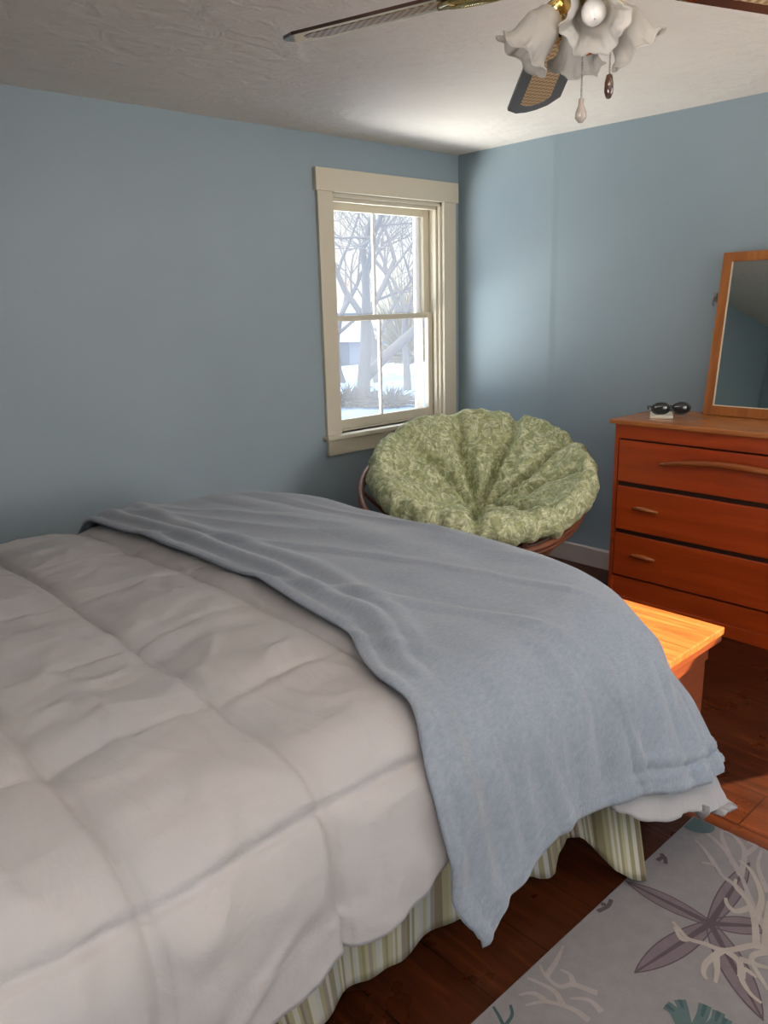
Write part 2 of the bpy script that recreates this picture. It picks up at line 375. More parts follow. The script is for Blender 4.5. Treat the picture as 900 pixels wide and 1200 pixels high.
wpart('storm_track', [(SX1 - 0.090, SX1 - 0.03, 0.118, 0.135, 0.79, 2.0), (SX0 + 0.03, SX0 + 0.062, 0.118, 0.135, 0.79, 2.0), (SX0 + 0.062, SX1 - 0.09, 0.119, 0.134, 0.79, 0.825)], M_WHITE)
wpart('pane', [(SX0 + 0.04, SX1 - 0.03, 0.069, 0.071, 0.83, 1.39), (SX0 + 0.04, SX1 - 0.03, 0.101, 0.103, 1.40, 1.965)], M_PANE, 0)
# added, unseen windows get plain frames: two behind the photographer, a sunny one beyond the dresser
def plain_window(n, loc, boxes):
    o = bpy.data.objects.new('window_%d' % n, None); COL.objects.link(o); o.location = loc; struct(o); bpy.context.view_layer.update()
    bm = bmesh.new()
    for b in boxes: box(bm, b[0] - loc[0], b[1] - loc[0], b[2] - loc[1], b[3] - loc[1], b[4], b[5], 0.003)
    link('casing', bm, M_TRIM, o)
plain_window(2, (0, -2.87, 0), [(-0.02, 0, -3.48, -3.40, 1.08, 1.80), (-0.02, 0, -2.60, -2.52, 1.08, 1.80), (-0.02, 0, -3.40, -2.60, 1.08, 1.16), (-0.02, 0, -3.40, -2.60, 1.72, 1.80)])
plain_window(3, (-1.25, YB, 0), [(-1.89, -1.80, YB, YB + 0.02, 0.77, 2.13), (-0.70, -0.61, YB, YB + 0.02, 0.77, 2.13), (-1.80, -0.70, YB, YB + 0.02, 0.77, 0.85), (-1.80, -0.70, YB, YB + 0.02, 2.05, 2.13)])
plain_window(4, (XL, -3.6, 0), [(XL, XL + 0.02, -4.14, -4.05, 0.77, 2.13), (XL, XL + 0.02, -3.15, -3.06, 0.77, 2.13), (XL, XL + 0.02, -4.05, -3.15, 0.77, 0.85), (XL, XL + 0.02, -4.05, -3.15, 2.05, 2.13)])

# ------------------------------------------------------------------ bed geometry
TOP = 0.745
QX0, QX1, QY0, QY1, RC = -4.60, -2.06, -2.355, -0.79, 0.33    # flat top of the bed (rounded rectangle)
def drape(a, b, off=0.0, r=0.17, tilt=7, corner_tilt=30):
    """lay plan point (a,b) of a cloth over the bed; returns position and outward normal"""
    qx = min(max(a, QX0 + RC), QX1 - RC); qy = min(max(b, QY0 + RC), QY1 - RC)
    dx, dy = a - qx, b - qy; dist = math.hypot(dx, dy)
    crown = 0.022 * (1 - min(1, abs((b - (QY0 + QY1) / 2) / 0.9)) ** 2)
    if dist < 1e-6: return Vector((a, b, TOP + off + crown)), Vector((0, 0, 1))
    nx, ny = dx / dist, dy / dist; d = dist - RC
    if d <= 0: return Vector((a, b, TOP + off + crown * sstep(0, -0.3, d))), Vector((0, 0, 1))
    c = (2 * abs(nx * ny)) ** 1.2
    rr = r + 0.06 * c + off; tl = math.radians(lerp(tilt, corner_tilt, c)); tm = PI / 2 - tl
    th = min(d / (r + 0.06 * c), tm); ex = max(0, d - tm * (r + 0.06 * c))
    rho = rr * math.sin(th) + ex * math.cos(tm); z = TOP - (r + 0.06 * c) + rr * math.cos(th) - ex * math.sin(tm)
    n = Vector((nx * math.sin(th), ny * math.sin(th), math.cos(th)))
    return Vector((qx + nx * (RC + rho), qy + ny * (RC + rho), z)), n
def pinch(a, b, k):
    """shorten cloth past the near foot corner so it hangs less (k=1: as short as the sides)"""
    ea = a - QX1; eb = QY0 - b
    if ea <= 0 or eb <= 0: return a, b
    h = 0.55; u = min(1, ea / h); v = min(1, eb / h)
    ua = u * math.sqrt(max(0, 1 - v * v / 2)); va = v * math.sqrt(max(0, 1 - u * u / 2))
    return QX1 + lerp(u, ua, k) * h, QY0 - lerp(v, va, k) * h

def throw_front(b):                                # where the throw's head-side edge lies, by arc length past the near edge
    return pw(-b, [(0.6, -2.725), (1.7, -2.715), (2.1, -2.745), (2.40, -2.85), (2.56, -2.90), (2.75, -2.88), (2.90, -2.82)])
# ------------------------------------------------------------------ comforter
SEAM_A0, SEAM_DA = -3.085, 0.315
SEAM_B0, SEAM_DB = -2.505, 0.338
def comforter_point(a, b):
    fa = (a - SEAM_A0) / SEAM_DA; fb = (b - SEAM_B0) / SEAM_DB
    wob = 0.03 * n3(a * 3, b * 3, 2)
    sa = abs(math.sin(PI * (fa + wob))); sb = abs(math.sin(PI * (fb + wob)))
    side = sstep(-2.37, -2.6, b); kb = lerp(0.30, 0.6, side)
    puff = (sa ** 0.45) * (1 - kb + kb * sb ** 0.45)
    h = 0.028 * puff * (0.8 + 0.5 * n3(a * 2.3, b * 2.3, 11)) - 0.010
    for ff, DD, KK in ((fa, SEAM_DA, 1.0), (fb, SEAM_DB, lerp(0.35, 1.2, sstep(-2.3, -2.45, b)))):
        ds = abs(ff + wob - round(ff + wob)) * DD; h -= 0.011 * KK * math.exp(-(ds / 0.008) ** 2)
    h += 0.013 * n3(a * 3, b * 6, 5) + 0.004 * n3(a * 11, b * 14, 1)
    # creases that gather towards the seams
    cr = n3(a * 4 + 9, b * 16, 3); h -= 0.007 * max(0, cr) * (1 - 0.4 * side)
    rd = n3(a * 5 - b * 3, b * 4 + a * 2, 17); h += 0.006 * max(0, 1 - 6 * abs(rd)) * sa
    rd = n3(a * 9 + b * 2, b * 6 - a * 3, 27); h += 0.003 * max(0, 1 - 5 * abs(rd))
    cr2 = n3(a * 26, b * 5, 8); h -= 0.004 * max(0, cr2) * (0.35 + side)
    # pressed flat under the throw
    k = sstep(0.0, 0.10, a - throw_front(b)); h = lerp(h, 0.004 + 0.15 * h, k)
    p, n = drape(a, b, 0.0)
    q = p + n * h
    if side > 0:                                   # side panels sag into soft vertical folds
        q.y -= side * (1 - 0.8 * k) * (0.010 * math.sin(a * 11 + 1.3) + 0.012 * n3(a * 8, b * 2, 4))
    return q
def hem_near(a):
    return pw(a, [(-4.6, 0.41), (-3.25, 0.415), (-3.10, 0.405), (-2.95, 0.385), (-2.86, 0.33), (-2.80, 0.26), (-2.70, 0.28), (-2.42, 0.40), (-2.30, 0.51), (-2.15, 0.55), (-1.6, 0.57)])
bm = bmesh.new()
A0, A1 = -4.55, QX1 + 0.54
def cf(u, v):
    a = lerp(A0, A1, u); bn = QY0 - hem_near(a) + 0.006 * math.sin(a * 40); bf = QY1 + 0.45
    b = lerp(bf, bn, v); aa, bb = pinch(a, b, 0.36)
    q = comforter_point(aa, bb)
    # a scalloped, slightly gathered hem at the corner
    e = sstep(0.90, 1.0, v) * sstep(-2.35, -2.1, a); q.z += 0.007 * math.sin(a * 21) * e; q.x += 0.005 * math.sin(a * 51) * e
    return q
grid(bm, 300, 300, cf); flip(bm)
o = link('comforter', bm, M_COMF, smooth=True)
sol = o.modifiers.new('thickness', 'SOLIDIFY'); sol.thickness = 0.022; sol.offset = -1
tag(o, 'white quilted comforter spread over the bed, under the grey-blue throw', 'comforter')

# ------------------------------------------------------------------ throw
def throw_hem(a):
    return pw(a, [(-2.92, 0.50), (-2.82, 0.525), (-2.73, 0.47), (-2.56, 0.425), (-2.30, 0.46), (-2.1, 0.485), (-1.5, 0.48)])
def throw_point(u, v, lift=0.0):
    bf = QY1 + 0.40; A1t = QX1 + 0.475
    b = lerp(bf, QY0 - 0.45, v); a = lerp(throw_front(b), A1t, u)
    for _ in range(3):
        b = lerp(bf, QY0 - throw_hem(a), v); a = lerp(throw_front(b), A1t, u)
    aa, bb = pinch(a, b, 0.92)
    d0 = a - throw_front(b)
    h = 0.022 + lift
    h += 0.0075 * math.exp(-((d0 - 0.012) / 0.012) ** 2)                   # rolled edge
    fold = 0.021 * math.exp(-((d0 - 0.075 - 0.02 * n3(b * 3, 0, 1)) / 0.022) ** 2) + 0.015 * math.exp(-((d0 - 0.15 - 0.05 * n3(b * 2, 3, 1)) / 0.03) ** 2)
    h += fold * (0.4 + 0.6 * sstep(-2.9, -1.6, b) + 0.4 * n3(b * 4, 1, 1))
    # long soft creases running with the edge on top
    h += 0.020 * max(0, n3(a * 7 + 0.8 * b, b * 1.0, 7)) + 0.004 * n3(a * 9, b * 9, 2)
    r1 = n3(a * 3.2 + 0.9 * b, a * 0.8 + b * 0.9, 21); h += 0.016 * max(0, 1 - abs(r1) * 7) * (0.5 + 0.5 * n3(a * 2, b * 2, 3))
    p, n = drape(aa, bb, 0.0)
    d = 1 - n.z
    # vertical folds hanging at the foot corner and near side
    corner = sstep(-2.45, -2.1, a) * sstep(-2.40, -2.65, b)
    h += corner * 0.011 * math.sin(a * 34 + 3 * n3(b * 3, a * 2, 5)) * sstep(0.0, 0.30, QY0 - b)
    h += (0.010 * n3(a * 10, b * 3, 12) + 0.012 * max(0, 1 - 5 * abs(n3(a * 5 + b, b * 1.5, 31)))) * sstep(-2.35, -2.5, b) * sstep(0.0, 0.08, -(QY0 - throw_hem(a)) + b)
    # hem band: stitched double edge
    e = QY0 - throw_hem(a) - b
    ed = abs(e)
    h += 0.005 * math.exp(-((ed - 0.035) / 0.006) ** 2) + 0.006 * math.exp(-((ed - 0.012) / 0.010) ** 2)
    h += sstep(-2.35, -2.2, a) * (0.006 * math.exp(-((ed - 0.075) / 0.012) ** 2) - 0.006 * math.exp(-((ed - 0.055) / 0.008) ** 2))
    return p + n * h
bm = bmesh.new(); grid(bm, 220, 320, throw_point); flip(bm)
o = link('throw_blanket', bm, M_THROW, smooth=True)
sol = o.modifiers.new('thickness', 'SOLIDIFY'); sol.thickness = 0.010; sol.offset = 1
tag(o, 'grey-blue fleece throw laid across the foot of the bed over the white comforter', 'blanket')

# ------------------------------------------------------------------ bed under it
bed = root('bed', 'bed hidden under white comforter, with a green and beige striped skirt', 'bed', (-3.3, -1.58, 0))
def bpart(name, boxes, mat, bev=0.0, par=None):
    bm = bmesh.new()
    for b in boxes: box(bm, b[0] + 3.3, b[1] + 3.3, b[2] + 1.58, b[3] + 1.58, b[4], b[5], bev, 3)
    return link(name, bm, mat, par or bed, smooth=False)
bpart('mattress', [(-4.15, -2.15, -2.32, -0.84, 0.44, 0.70)], M_MATT, 0.05)
bpart('box_spring', [(-4.15, -2.15, -2.31, -0.85, 0.22, 0.43)], M_MATT, 0.02)
bpart('bed_rail', [(-4.15, -2.15, -2.31, -2.27, 0.17, 0.215), (-4.15, -2.15, -0.89, -0.85, 0.17, 0.215), (-2.19, -2.15, -2.31, -0.85, 0.17, 0.215), (-4.15, -4.11, -2.31, -0.85, 0.17, 0.215)], M_METAL)
for lx, ly in ((-2.42, -2.24), (-2.42, -0.92), (-3.95, -2.24), (-3.95, -0.92)):
    bm = bmesh.new(); box(bm, lx + 3.3 - 0.015, lx + 3.3 + 0.015, ly + 1.58 - 0.015, ly + 1.58 + 0.015, 0.05, 0.18)
    leg = link('leg', bm, M_METAL, bed)
    bm = bmesh.new(); lathe(bm, [(0.001, -0.012), (0.022, -0.012), (0.026, -0.006), (0.026, 0.006), (0.022, 0.012), (0.001, 0.012)], 20,
                            Matrix.Translation((lx + 3.3, ly + 1.58, 0.027)) @ Matrix.Rotation(PI / 2, 4, 'X'))
    link('caster', bm, M_BLACK, leg, True)
# skirt: near-side panel, lifted foot panel; the stripes live in the UV
def skirt_strip(name, top, bot, waves, amp, n=160):
    """top/bot: lists of (s, x, y, z) with s in 0..1"""
    def ev(pts, s):
        for p, q in zip(pts[:-1], pts[1:]):
            if s <= q[0]:
                t = (s - p[0]) / (q[0] - p[0]); return Vector([lerp(p[k], q[k], t) for k in (1, 2, 3)])
        return Vector(pts[-1][1:])
    bm = bmesh.new(); uvl = bm.loops.layers.uv.new('UVMap'); rows = []
    m = 14
    for i in range(n + 1):
        s = i / n; tp = ev(top, s); bt = ev(bot, s); col = []
        for j in range(m + 1):
            v = j / m; p = tp.lerp(bt, v); wv = amp * v * (math.sin(s * waves * 2 * PI) + 0.5 * math.sin(s * waves * 4.3 * PI + 1))
            p = p + Vector((0.25 * wv, wv, 0)); col.append(bm.verts.new(p - bed.location))
        rows.append(col)
    length = sum((Vector(q[1:]) - Vector(p[1:])).length for p, q in zip(top[:-1], top[1:]))
    for i in range(n):
        for j in range(m):
            f = bm.faces.new((rows[i][j], rows[i + 1][j], rows[i + 1][j + 1], rows[i][j + 1]))
            for lp, (uu, vv) in zip(f.loops, ((i, j), (i + 1, j), (i + 1, j + 1), (i, j + 1))): lp[uvl].uv = (uu / n * length, vv / m)
    o = link(name, bm, M_SKIRT, bed, True)
    sl = o.modifiers.new('t', 'SOLIDIFY'); sl.thickness = 0.003
    return o
skirt_strip('bed_skirt', [(0, -4.15, -2.335, 0.42), (1, -2.475, -2.335, 0.42)],
            [(0, -4.15, -2.37, 0.08), (0.35, -3.50, -2.37, 0.08), (0.6, -3.10, -2.365, 0.12), (0.73, -2.924, -2.355, 0.134), (0.82, -2.80, -2.35, 0.118), (0.93, -2.585, -2.355, 0.098), (1, -2.478, -2.36, 0.05)], 6, 0.010, 220)
skirt_strip('bed_skirt', [(0, -2.46, -2.34, 0.42), (0.40, -2.28, -2.345, 0.42), (0.70, -2.20, -2.36, 0.42), (1, -2.11, -2.46, 0.42)],
            [(0, -2.438, -2.36, 0.112), (0.18, -2.347, -2.375, 0.060), (0.29, -2.288, -2.38, 0.046), (0.34, -2.276, -2.385, 0.10), (0.42, -2.251, -2.39, 0.128), (0.52, -2.224, -2.40, 0.134), (0.64, -2.205, -2.42, 0.114), (0.74, -2.197, -2.45, 0.092), (0.84, -2.187, -2.49, 0.060), (0.93, -2.153, -2.52, 0.030), (1, -2.120, -2.548, 0.018)], 3.2, 0.006, 140)
skirt_strip('bed_skirt', [(0, -2.11, -2.46, 0.42), (1, -2.10, -0.82, 0.42)], [(0, -2.12, -2.545, 0.018), (0.05, -2.06, -2.46, 0.09), (1, -2.08, -0.80, 0.06)], 6, 0.010, 120)
bm = bmesh.new(); box(bm, -4.25 + 3.3, -4.17 + 3.3, -0.80, 0.80, 0.0, 1.05, 0.02, 3); link('headboard', bm, M_CHESTSIDE, bed)

# ------------------------------------------------------------------ blanket chest at the foot of the bed
ch = root('blanket_chest', 'low orange-brown wooden chest with sunlit lid at the foot of the bed', 'chest', (-1.60, -1.86, 0))
def cpart(name, boxes, mat, bev=0.0, par=None, par_loc=None):
    bm = bmesh.new()
    for b in boxes: box(bm, b[0] + 1.60, b[1] + 1.60, b[2] + 1.86, b[3] + 1.86, b[4], b[5], bev)
    return link(name, bm, mat, par or ch)
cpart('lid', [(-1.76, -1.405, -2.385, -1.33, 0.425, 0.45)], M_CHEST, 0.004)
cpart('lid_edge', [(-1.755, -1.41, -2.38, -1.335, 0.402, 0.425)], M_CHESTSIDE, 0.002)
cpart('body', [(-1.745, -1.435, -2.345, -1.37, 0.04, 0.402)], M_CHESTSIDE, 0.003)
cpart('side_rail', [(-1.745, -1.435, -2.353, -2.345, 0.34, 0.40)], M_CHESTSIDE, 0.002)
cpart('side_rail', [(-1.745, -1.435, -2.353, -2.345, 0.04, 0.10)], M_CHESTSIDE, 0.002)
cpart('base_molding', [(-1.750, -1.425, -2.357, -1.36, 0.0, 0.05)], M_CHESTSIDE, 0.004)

# ------------------------------------------------------------------ dresser
DY0, DY1, DF = -2.555, -1.405, -0.475
dr = root('dresser', 'reddish maple dresser with three wide drawers against the blue wall', 'dresser', (-0.25, -1.98, 0))
def dpart(name, boxes, mat, bev=0.0, par=None):
    bm = bmesh.new()
    for b in boxes: box(bm, b[0] + 0.25, b[1] + 0.25, b[2] + 1.98, b[3] + 1.98, b[4], b[5], bev)
    return link(name, bm, mat, par or dr)
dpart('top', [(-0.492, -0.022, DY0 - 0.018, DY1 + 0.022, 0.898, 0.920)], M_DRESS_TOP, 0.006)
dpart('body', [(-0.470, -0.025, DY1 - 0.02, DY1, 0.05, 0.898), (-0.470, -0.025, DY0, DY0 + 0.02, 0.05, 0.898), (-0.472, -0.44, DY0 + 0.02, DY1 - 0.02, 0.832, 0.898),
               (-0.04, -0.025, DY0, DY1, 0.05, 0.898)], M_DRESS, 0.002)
dpart('inner_case', [(-0.452, -0.05, DY0 + 0.02, DY1 - 0.02, 0.10, 0.86)], M_GAPSHADE)
dpart('plinth', [(-0.478, -0.03, DY0 - 0.002, DY1 + 0.002, 0.0, 0.060), (-0.466, -0.44, DY0 + 0.02, DY1 - 0.02, 0.06, 0.155)], M_DRESS, 0.004)
def handle_small(y, z, par):
    bm = bmesh.new(); pts = []
    for i in range(13):
        t = i / 12; pts.append((DF - 0.004 - 0.020 * math.sin(PI * t) + 0.25, y + lerp(-0.062, 0.062, t) + 1.98, z + 0.010 * math.sin(PI * t)))
    tube(bm, pts, [lerp(0.006, 0.012, math.sin(PI * i / 12)) for i in range(13)], 10)
    link('handle', bm, M_HANDLE, par, True)
for k, (z0, z1) in enumerate(((0.628, 0.824), (0.396, 0.606), (0.166, 0.374))):
    bm = bmesh.new(); box(bm, DF + 0.25, -0.46 + 0.25, DY0 + 0.026 + 1.98, DY1 - 0.026 + 1.98, z0, z1, 0.005, 3)
    dw = link('drawer', bm, M_DRESS, dr)
    if k == 0:
        # long bow-shaped wooden pull and a carved arch line above it
        bm = bmesh.new(); pts = []; rr = []
        for i in range(41):
            t = i / 40 * 2 - 1; pts.append((DF + 0.25 - 0.004 - 0.020 * (1 - t * t) ** 0.5 if abs(t) < 1 else DF + 0.25 - 0.002, t * 0.335, 0.735 + 0.036 * (1 - t * t))); rr.append(0.007 + 0.008 * (1 - t * t))
        tube(bm, pts, rr, 10); link('handle', bm, M_HANDLE, dw, True)
    else:
        for yy in (-1.585, -2.375): handle_small(yy, z0 + 0.112, dw)

# mirror leaning on the wall
mr = root('dresser_mirror', 'wood-framed mirror leaning on the wall on top of the dresser', 'mirror', (-0.115, -1.98, 0.921))
mr.rotation_euler = (0, math.radians(7.0), 0)
MW, MH = 0.325, 0.735
bm = bmesh.new()
for b in ((-0.012, 0.012, -MW, -MW + 0.042, 0, MH), (-0.012, 0.012, MW - 0.042, MW, 0, MH), (-0.0118, 0.0118, -MW + 0.042, MW - 0.042, 0, 0.045), (-0.0118, 0.0118, -MW + 0.042, MW - 0.042, MH - 0.042, MH)): box(bm, *b, 0.003)
link('frame', bm, M_MIRFRAME, mr)
bm = bmesh.new(); box(bm, -0.004, 0.004, -MW + 0.04, MW - 0.04, 0.042, MH - 0.040); link('mirror_glass', bm, M_MIRROR, mr)
bm = bmesh.new()
for b in ((-0.0085, -0.005, -MW + 0.040, -MW + 0.046, 0.043, MH - 0.04), (-0.0085, -0.005, MW - 0.046, MW - 0.040, 0.043, MH - 0.04), (-0.0085, -0.005, -MW + 0.04, MW - 0.04, 0.043, 0.049)): box(bm, *b)
link('bevel_strip', bm, M_CARD, mr)
# hook in the wall beside the mirror
bm = bmesh.new(); tube(bm, [(0.0, -1.615, 1.455), (-0.018, -1.615, 1.450), (-0.028, -1.615, 1.438), (-0.026, -1.615, 1.424), (-0.014, -1.615, 1.420)], 0.0035, 8)
box(bm, -0.004, 0.0, -1.624, -1.606, 1.435, 1.475, 0.001)
tag(link('wall_hook', bm, M_METAL, smooth=True), 'small grey metal hook screwed to the blue wall beside the mirror', 'hook')

# sunglasses on a cream card case
bm = bmesh.new(); box(bm, -0.075, 0.075, -0.05, 0.05, 0.0, 0.014, 0.003)
o = link('card_case', bm, M_CARD); o.location = (-0.290, -1.535, 0.9205); o.rotation_euler = (0, 0, 0.5)
tag(o, 'flat cream card case under sunglasses on the dresser top', 'case')
sg = root('sunglasses', 'black sunglasses resting on a cream case on the dresser', 'sunglasses', (-0.290, -1.580, 0.9385), math.radians(-48))
sg.scale = (1.2, 1.2, 1.2)
for s in (-1, 1):
    bm = bmesh.new()
    def lens(u, v, s=s):
        an = u * 2 * PI; r = v; return Vector((s * 0.038 + 0.033 * r * math.cos(an), 0.006 * (1 - r * r) * -1, 0.019 + 0.020 * r * math.sin(an)))
    grid(bm, 28, 6, lens); bmesh.ops.remove_doubles(bm, verts=bm.verts, dist=1e-5)
    o = link('lens', bm, M_LENS, sg, True); sl = o.modifiers.new('t', 'SOLIDIFY'); sl.thickness = 0.002
    bm = bmesh.new(); tube(bm, [(s * 0.038 + 0.034 * math.cos(t), 0.0, 0.019 + 0.021 * math.sin(t)) for t in [2 * PI * i / 28 for i in range(28)]], 0.0036, 8, closed=True)
    link('lens_rim', bm, M_BLACK, sg, True)
    bm = bmesh.new(); tube(bm, [(s * 0.072, 0.0, 0.026), (s * 0.074, 0.02, 0.025), (s * 0.070, 0.075, 0.020), (s * 0.060, 0.105, 0.004)], 0.0032, 8)
    link('temple', bm, M_BLACK, sg, True)
bm = bmesh.new(); tube(bm, [(-0.008, 0, 0.026), (0, -0.002, 0.029), (0.008, 0, 0.026)], 0.003, 8); link('bridge', bm, M_BLACK, sg, True)

# ------------------------------------------------------------------ papasan chair
pc = root('papasan_chair', 'round rattan papasan chair with green vine-print cushion under the window', 'chair', (-0.84, -0.84, 0))
TILT = math.radians(20); AZ = math.radians(228)
axis_n = Vector((math.sin(TILT) * math.cos(AZ), math.sin(TILT) * math.sin(AZ), math.cos(TILT)))
qrot = Vector((0, 0, 1)).rotation_difference(axis_n).to_matrix().to_4x4()
MB = Matrix.Translation((0.0, 0.0, 0.565)) @ qrot          # bowl frame: origin at the rim's centre
RB = 0.555
def circ(r, z, n=64): return [MB @ Vector((r * math.cos(2 * PI * i / n), r * math.sin(2 * PI * i / n), z)) for i in range(n)]
bm = bmesh.new(); tube(bm, circ(RB, 0.0), 0.016, 12, closed=True); tube(bm, circ(RB - 0.004, -0.034), 0.011, 10, closed=True)
link('rim', bm, M_RATTAN, pc, True)
bm = bmesh.new()
for i in range(16):
    t = 2 * PI * i / 16; pts = []
    for k in range(8):
        s = k / 7; r = lerp(RB - 0.01, 0.20, s); z = -0.02 - 0.27 * math.sin(s * PI / 2); pts.append(MB @ Vector((r * math.cos(t), r * math.sin(t), z)))
    tube(bm, pts, 0.009, 8)
for r, z in ((0.45, -0.19), (0.20, -0.29)): tube(bm, circ(r, z, 40), 0.012, 8, closed=True)
link('bowl_ribs', bm, M_RATTAN, pc, True)
bm = bmesh.new()
def ringz(r, z): return [Vector((r * math.cos(2 * PI * i / 40), r * math.sin(2 * PI * i / 40), z)) for i in range(40)]
tube(bm, ringz(0.34, 0.018), 0.017, 10, closed=True); tube(bm, ringz(0.27, 0.285), 0.015, 10, closed=True)
link('base_ring', bm, M_RATTAN, pc, True)
for i in range(8):
    a = 2 * PI * i / 8
    for s in (1,):
        bm = bmesh.new(); b_ = a + 0.55 * (1 if i % 2 else -1)
        tube(bm, [(0.335 * math.cos(a), 0.335 * math.sin(a), 0.02), (0.24 * math.cos((a + b_) / 2), 0.24 * math.sin((a + b_) / 2), 0.15), (0.265 * math.cos(b_), 0.265 * math.sin(b_), 0.285)], 0.012, 8)
        link('leg', bm, M_RATTAN, pc, True)
# cushion: thick dish with folds radiating from an off-centre tuft
RCU = 0.525
TU = (0.0, 0.0)
folds = [0.35, 1.05, 1.75, 2.35, 3.1, 3.8, 4.55, 5.35, 5.9]
def dish(r): return -0.255 * (1 - min(1, r / RCU) ** 2.1)
def cu_top(u, v):
    phi = u * 2 * PI; rr = v
    # profile past 0.86 rolls over the rim
    g = 0.0
    for f in folds:
        dphi = (phi - f + PI) % (2 * PI) - PI
        dphi += 0.10 * n3(rr * 4, f, 1)
        wdt = 0.040 + 0.03 * rr
        g += math.exp(-((dphi * max(rr, 0.05)) / wdt) ** 2)
    g = min(g, 1.15)
    r = rr * RCU * 0.93
    puff = 0.125 * (math.sin(min(1, rr * 1.02) * PI * 0.80) ** 0.6) if rr > 0 else 0
    z = dish(r) + 0.07 + puff * (1 - 0.95 * g * (1 - 0.6 * rr ** 3)) + 0.024 * n3(math.cos(phi) * rr * 5, math.sin(phi) * rr * 5, 3) + 0.013 * (1 - 2 * abs(n3(math.cos(phi) * rr * 8, math.sin(phi) * rr * 8, 6)))
    z -= 0.05 * math.exp(-(rr / 0.12) ** 2)
    return r, z, phi
def cushion_pt(u, v):
    vt = 0.62
    if v <= vt:
        r, z, phi = cu_top(u, v / vt)
    else:
        r1, z1, phi = cu_top(u, 1.0)
        t = (v - vt) / (1 - vt)
        # outer roll: half circle from top edge down to underside, then back to centre
        if t < 0.5:
            a = t / 0.5 * PI; hgt = 0.078; pleat = 0.008 * math.sin(phi * 46) * math.sin(a) + 0.012 * n3(math.cos(phi) * 6, math.sin(phi) * 6, 9)
            r = r1 + (0.070 + pleat) * math.sin(a); z = z1 - hgt + hgt * math.cos(a)
        else:
            s = (t - 0.5) / 0.5; r = r1 * (1 - s); z = lerp(z1 - 0.156, dish(0) + 0.015, 1 - (1 - s) ** 2.1)
            z = max(z, -10)
    q = MB @ Vector((r * math.cos(phi), r * math.sin(phi), z + 0.035)); return q + Vector((0.026, -0.036, 0.012))
bm = bmesh.new(); grid(bm, 260, 130, cushion_pt); bmesh.ops.remove_doubles(bm, verts=bm.verts, dist=1e-5)
bmesh.ops.recalc_face_normals(bm, faces=bm.faces)
cu = link('cushion', bm, M_CUSH, pc, True)
cu['label'] = 'tufted green and cream vine-print cushion'

# ------------------------------------------------------------------ rug
RUG_X1, RUG_Y1 = -1.770, -2.496
bm = bmesh.new(); box(bm, -3.95, RUG_X1, -4.0, RUG_Y1, 0.0, 0.008, 0.003)
LAY = [0]
def poly(pts, mi, z):
    z += 2.5e-5 * LAY[0]
    vs = [bm.verts.new((p.x, p.y, z)) for p in pts]
    try:
        f = bm.faces.new(vs); f.material_index = mi
        f.normal_update()
        if f.normal.z < 0: f.normal_flip()
    except ValueError: pass
def clampv(p): return Vector((min(p.x, RUG_X1 - 0.006), min(p.y, RUG_Y1 - 0.006), 0))
def ribbon(px, w0, w1, mi, z, smooth=True):
    LAY[0] = (LAY[0] + 1) % 60
    pts = [onfloor(*p) for p in px]; pts = [clampv(p) for p in pts]
    if smooth:                                     # Catmull-Rom
        out = []
        q = [pts[0]] + pts + [pts[-1]]
        for i in range(1, len(q) - 2):
            for k in range(6):
                t = k / 6; out.append(0.5 * ((2 * q[i]) + (q[i + 1] - q[i - 1]) * t + (2 * q[i - 1] - 5 * q[i] + 4 * q[i + 1] - q[i + 2]) * t * t + (3 * q[i] - q[i - 1] - 3 * q[i + 1] + q[i + 2]) * t ** 3))
        out.append(q[-2]); pts = [clampv(p) for p in out]
    n = len(pts); Lf = []; Rt = []
    for i, p in enumerate(pts):
        d = pts[min(i + 1, n - 1)] - pts[max(i - 1, 0)]
        if d.length < 1e-6: d = Vector((1, 0, 0))
        s = Vector((-d.y, d.x, 0)).normalized() * lerp(w0, w1, i / (n - 1)) / 2
        Lf.append(p + s); Rt.append(p - s)
    for i in range(n - 1): poly([Lf[i], Lf[i + 1], Rt[i + 1], Rt[i]], mi, z)
def leaf(cpx, tpx, wid, mi, z, mid=None):
    LAY[0] = (LAY[0] + 1) % 60
    c = onfloor(*cpx); t = onfloor(*tpx); d = t - c; s = Vector((-d.y, d.x, 0)).normalized(); L_ = []; R_ = []
    for i in range(13):
        k = i / 12; ww = wid * (math.sin(PI * (0.12 + 0.88 * k)) ** 0.8) * (0.75 + 0.25 * k) if k < 1 else 0.001
        L_.append(c + d * k + s * ww); R_.append(c + d * k - s * ww)
    for i in range(12): poly([L_[i], L_[i + 1], R_[i + 1], R_[i]], mi, z)
    if mid is not None:
        for i in range(12):
            a, b = i / 12, (i + 1) / 12; w0, w1 = 0.006 * (1 - a) + 0.002, 0.006 * (1 - b) + 0.002
            poly([c + d * a + s * w0, c + d * b + s * w1, c + d * b - s * w1, c + d * a - s * w0], mid, z + 0.0004)
            for sg_ in (1, -1):                    # dark outline
                A, B = (L_ if sg_ > 0 else R_)[i], (L_ if sg_ > 0 else R_)[i + 1]
                poly([A, B, B - s * sg_ * 0.0035, A - s * sg_ * 0.0035], mid, z + 0.0003)
Zr = 0.0086
# purple starfish
SC = (832, 1086)
for tip, wd in (((733, 1036), 0.030), ((743, 1144), 0.037), ((894, 1200), 0.038), ((908, 1090), 0.034), ((878, 1014), 0.030)): leaf(SC, tip, wd, 1, Zr, 2)
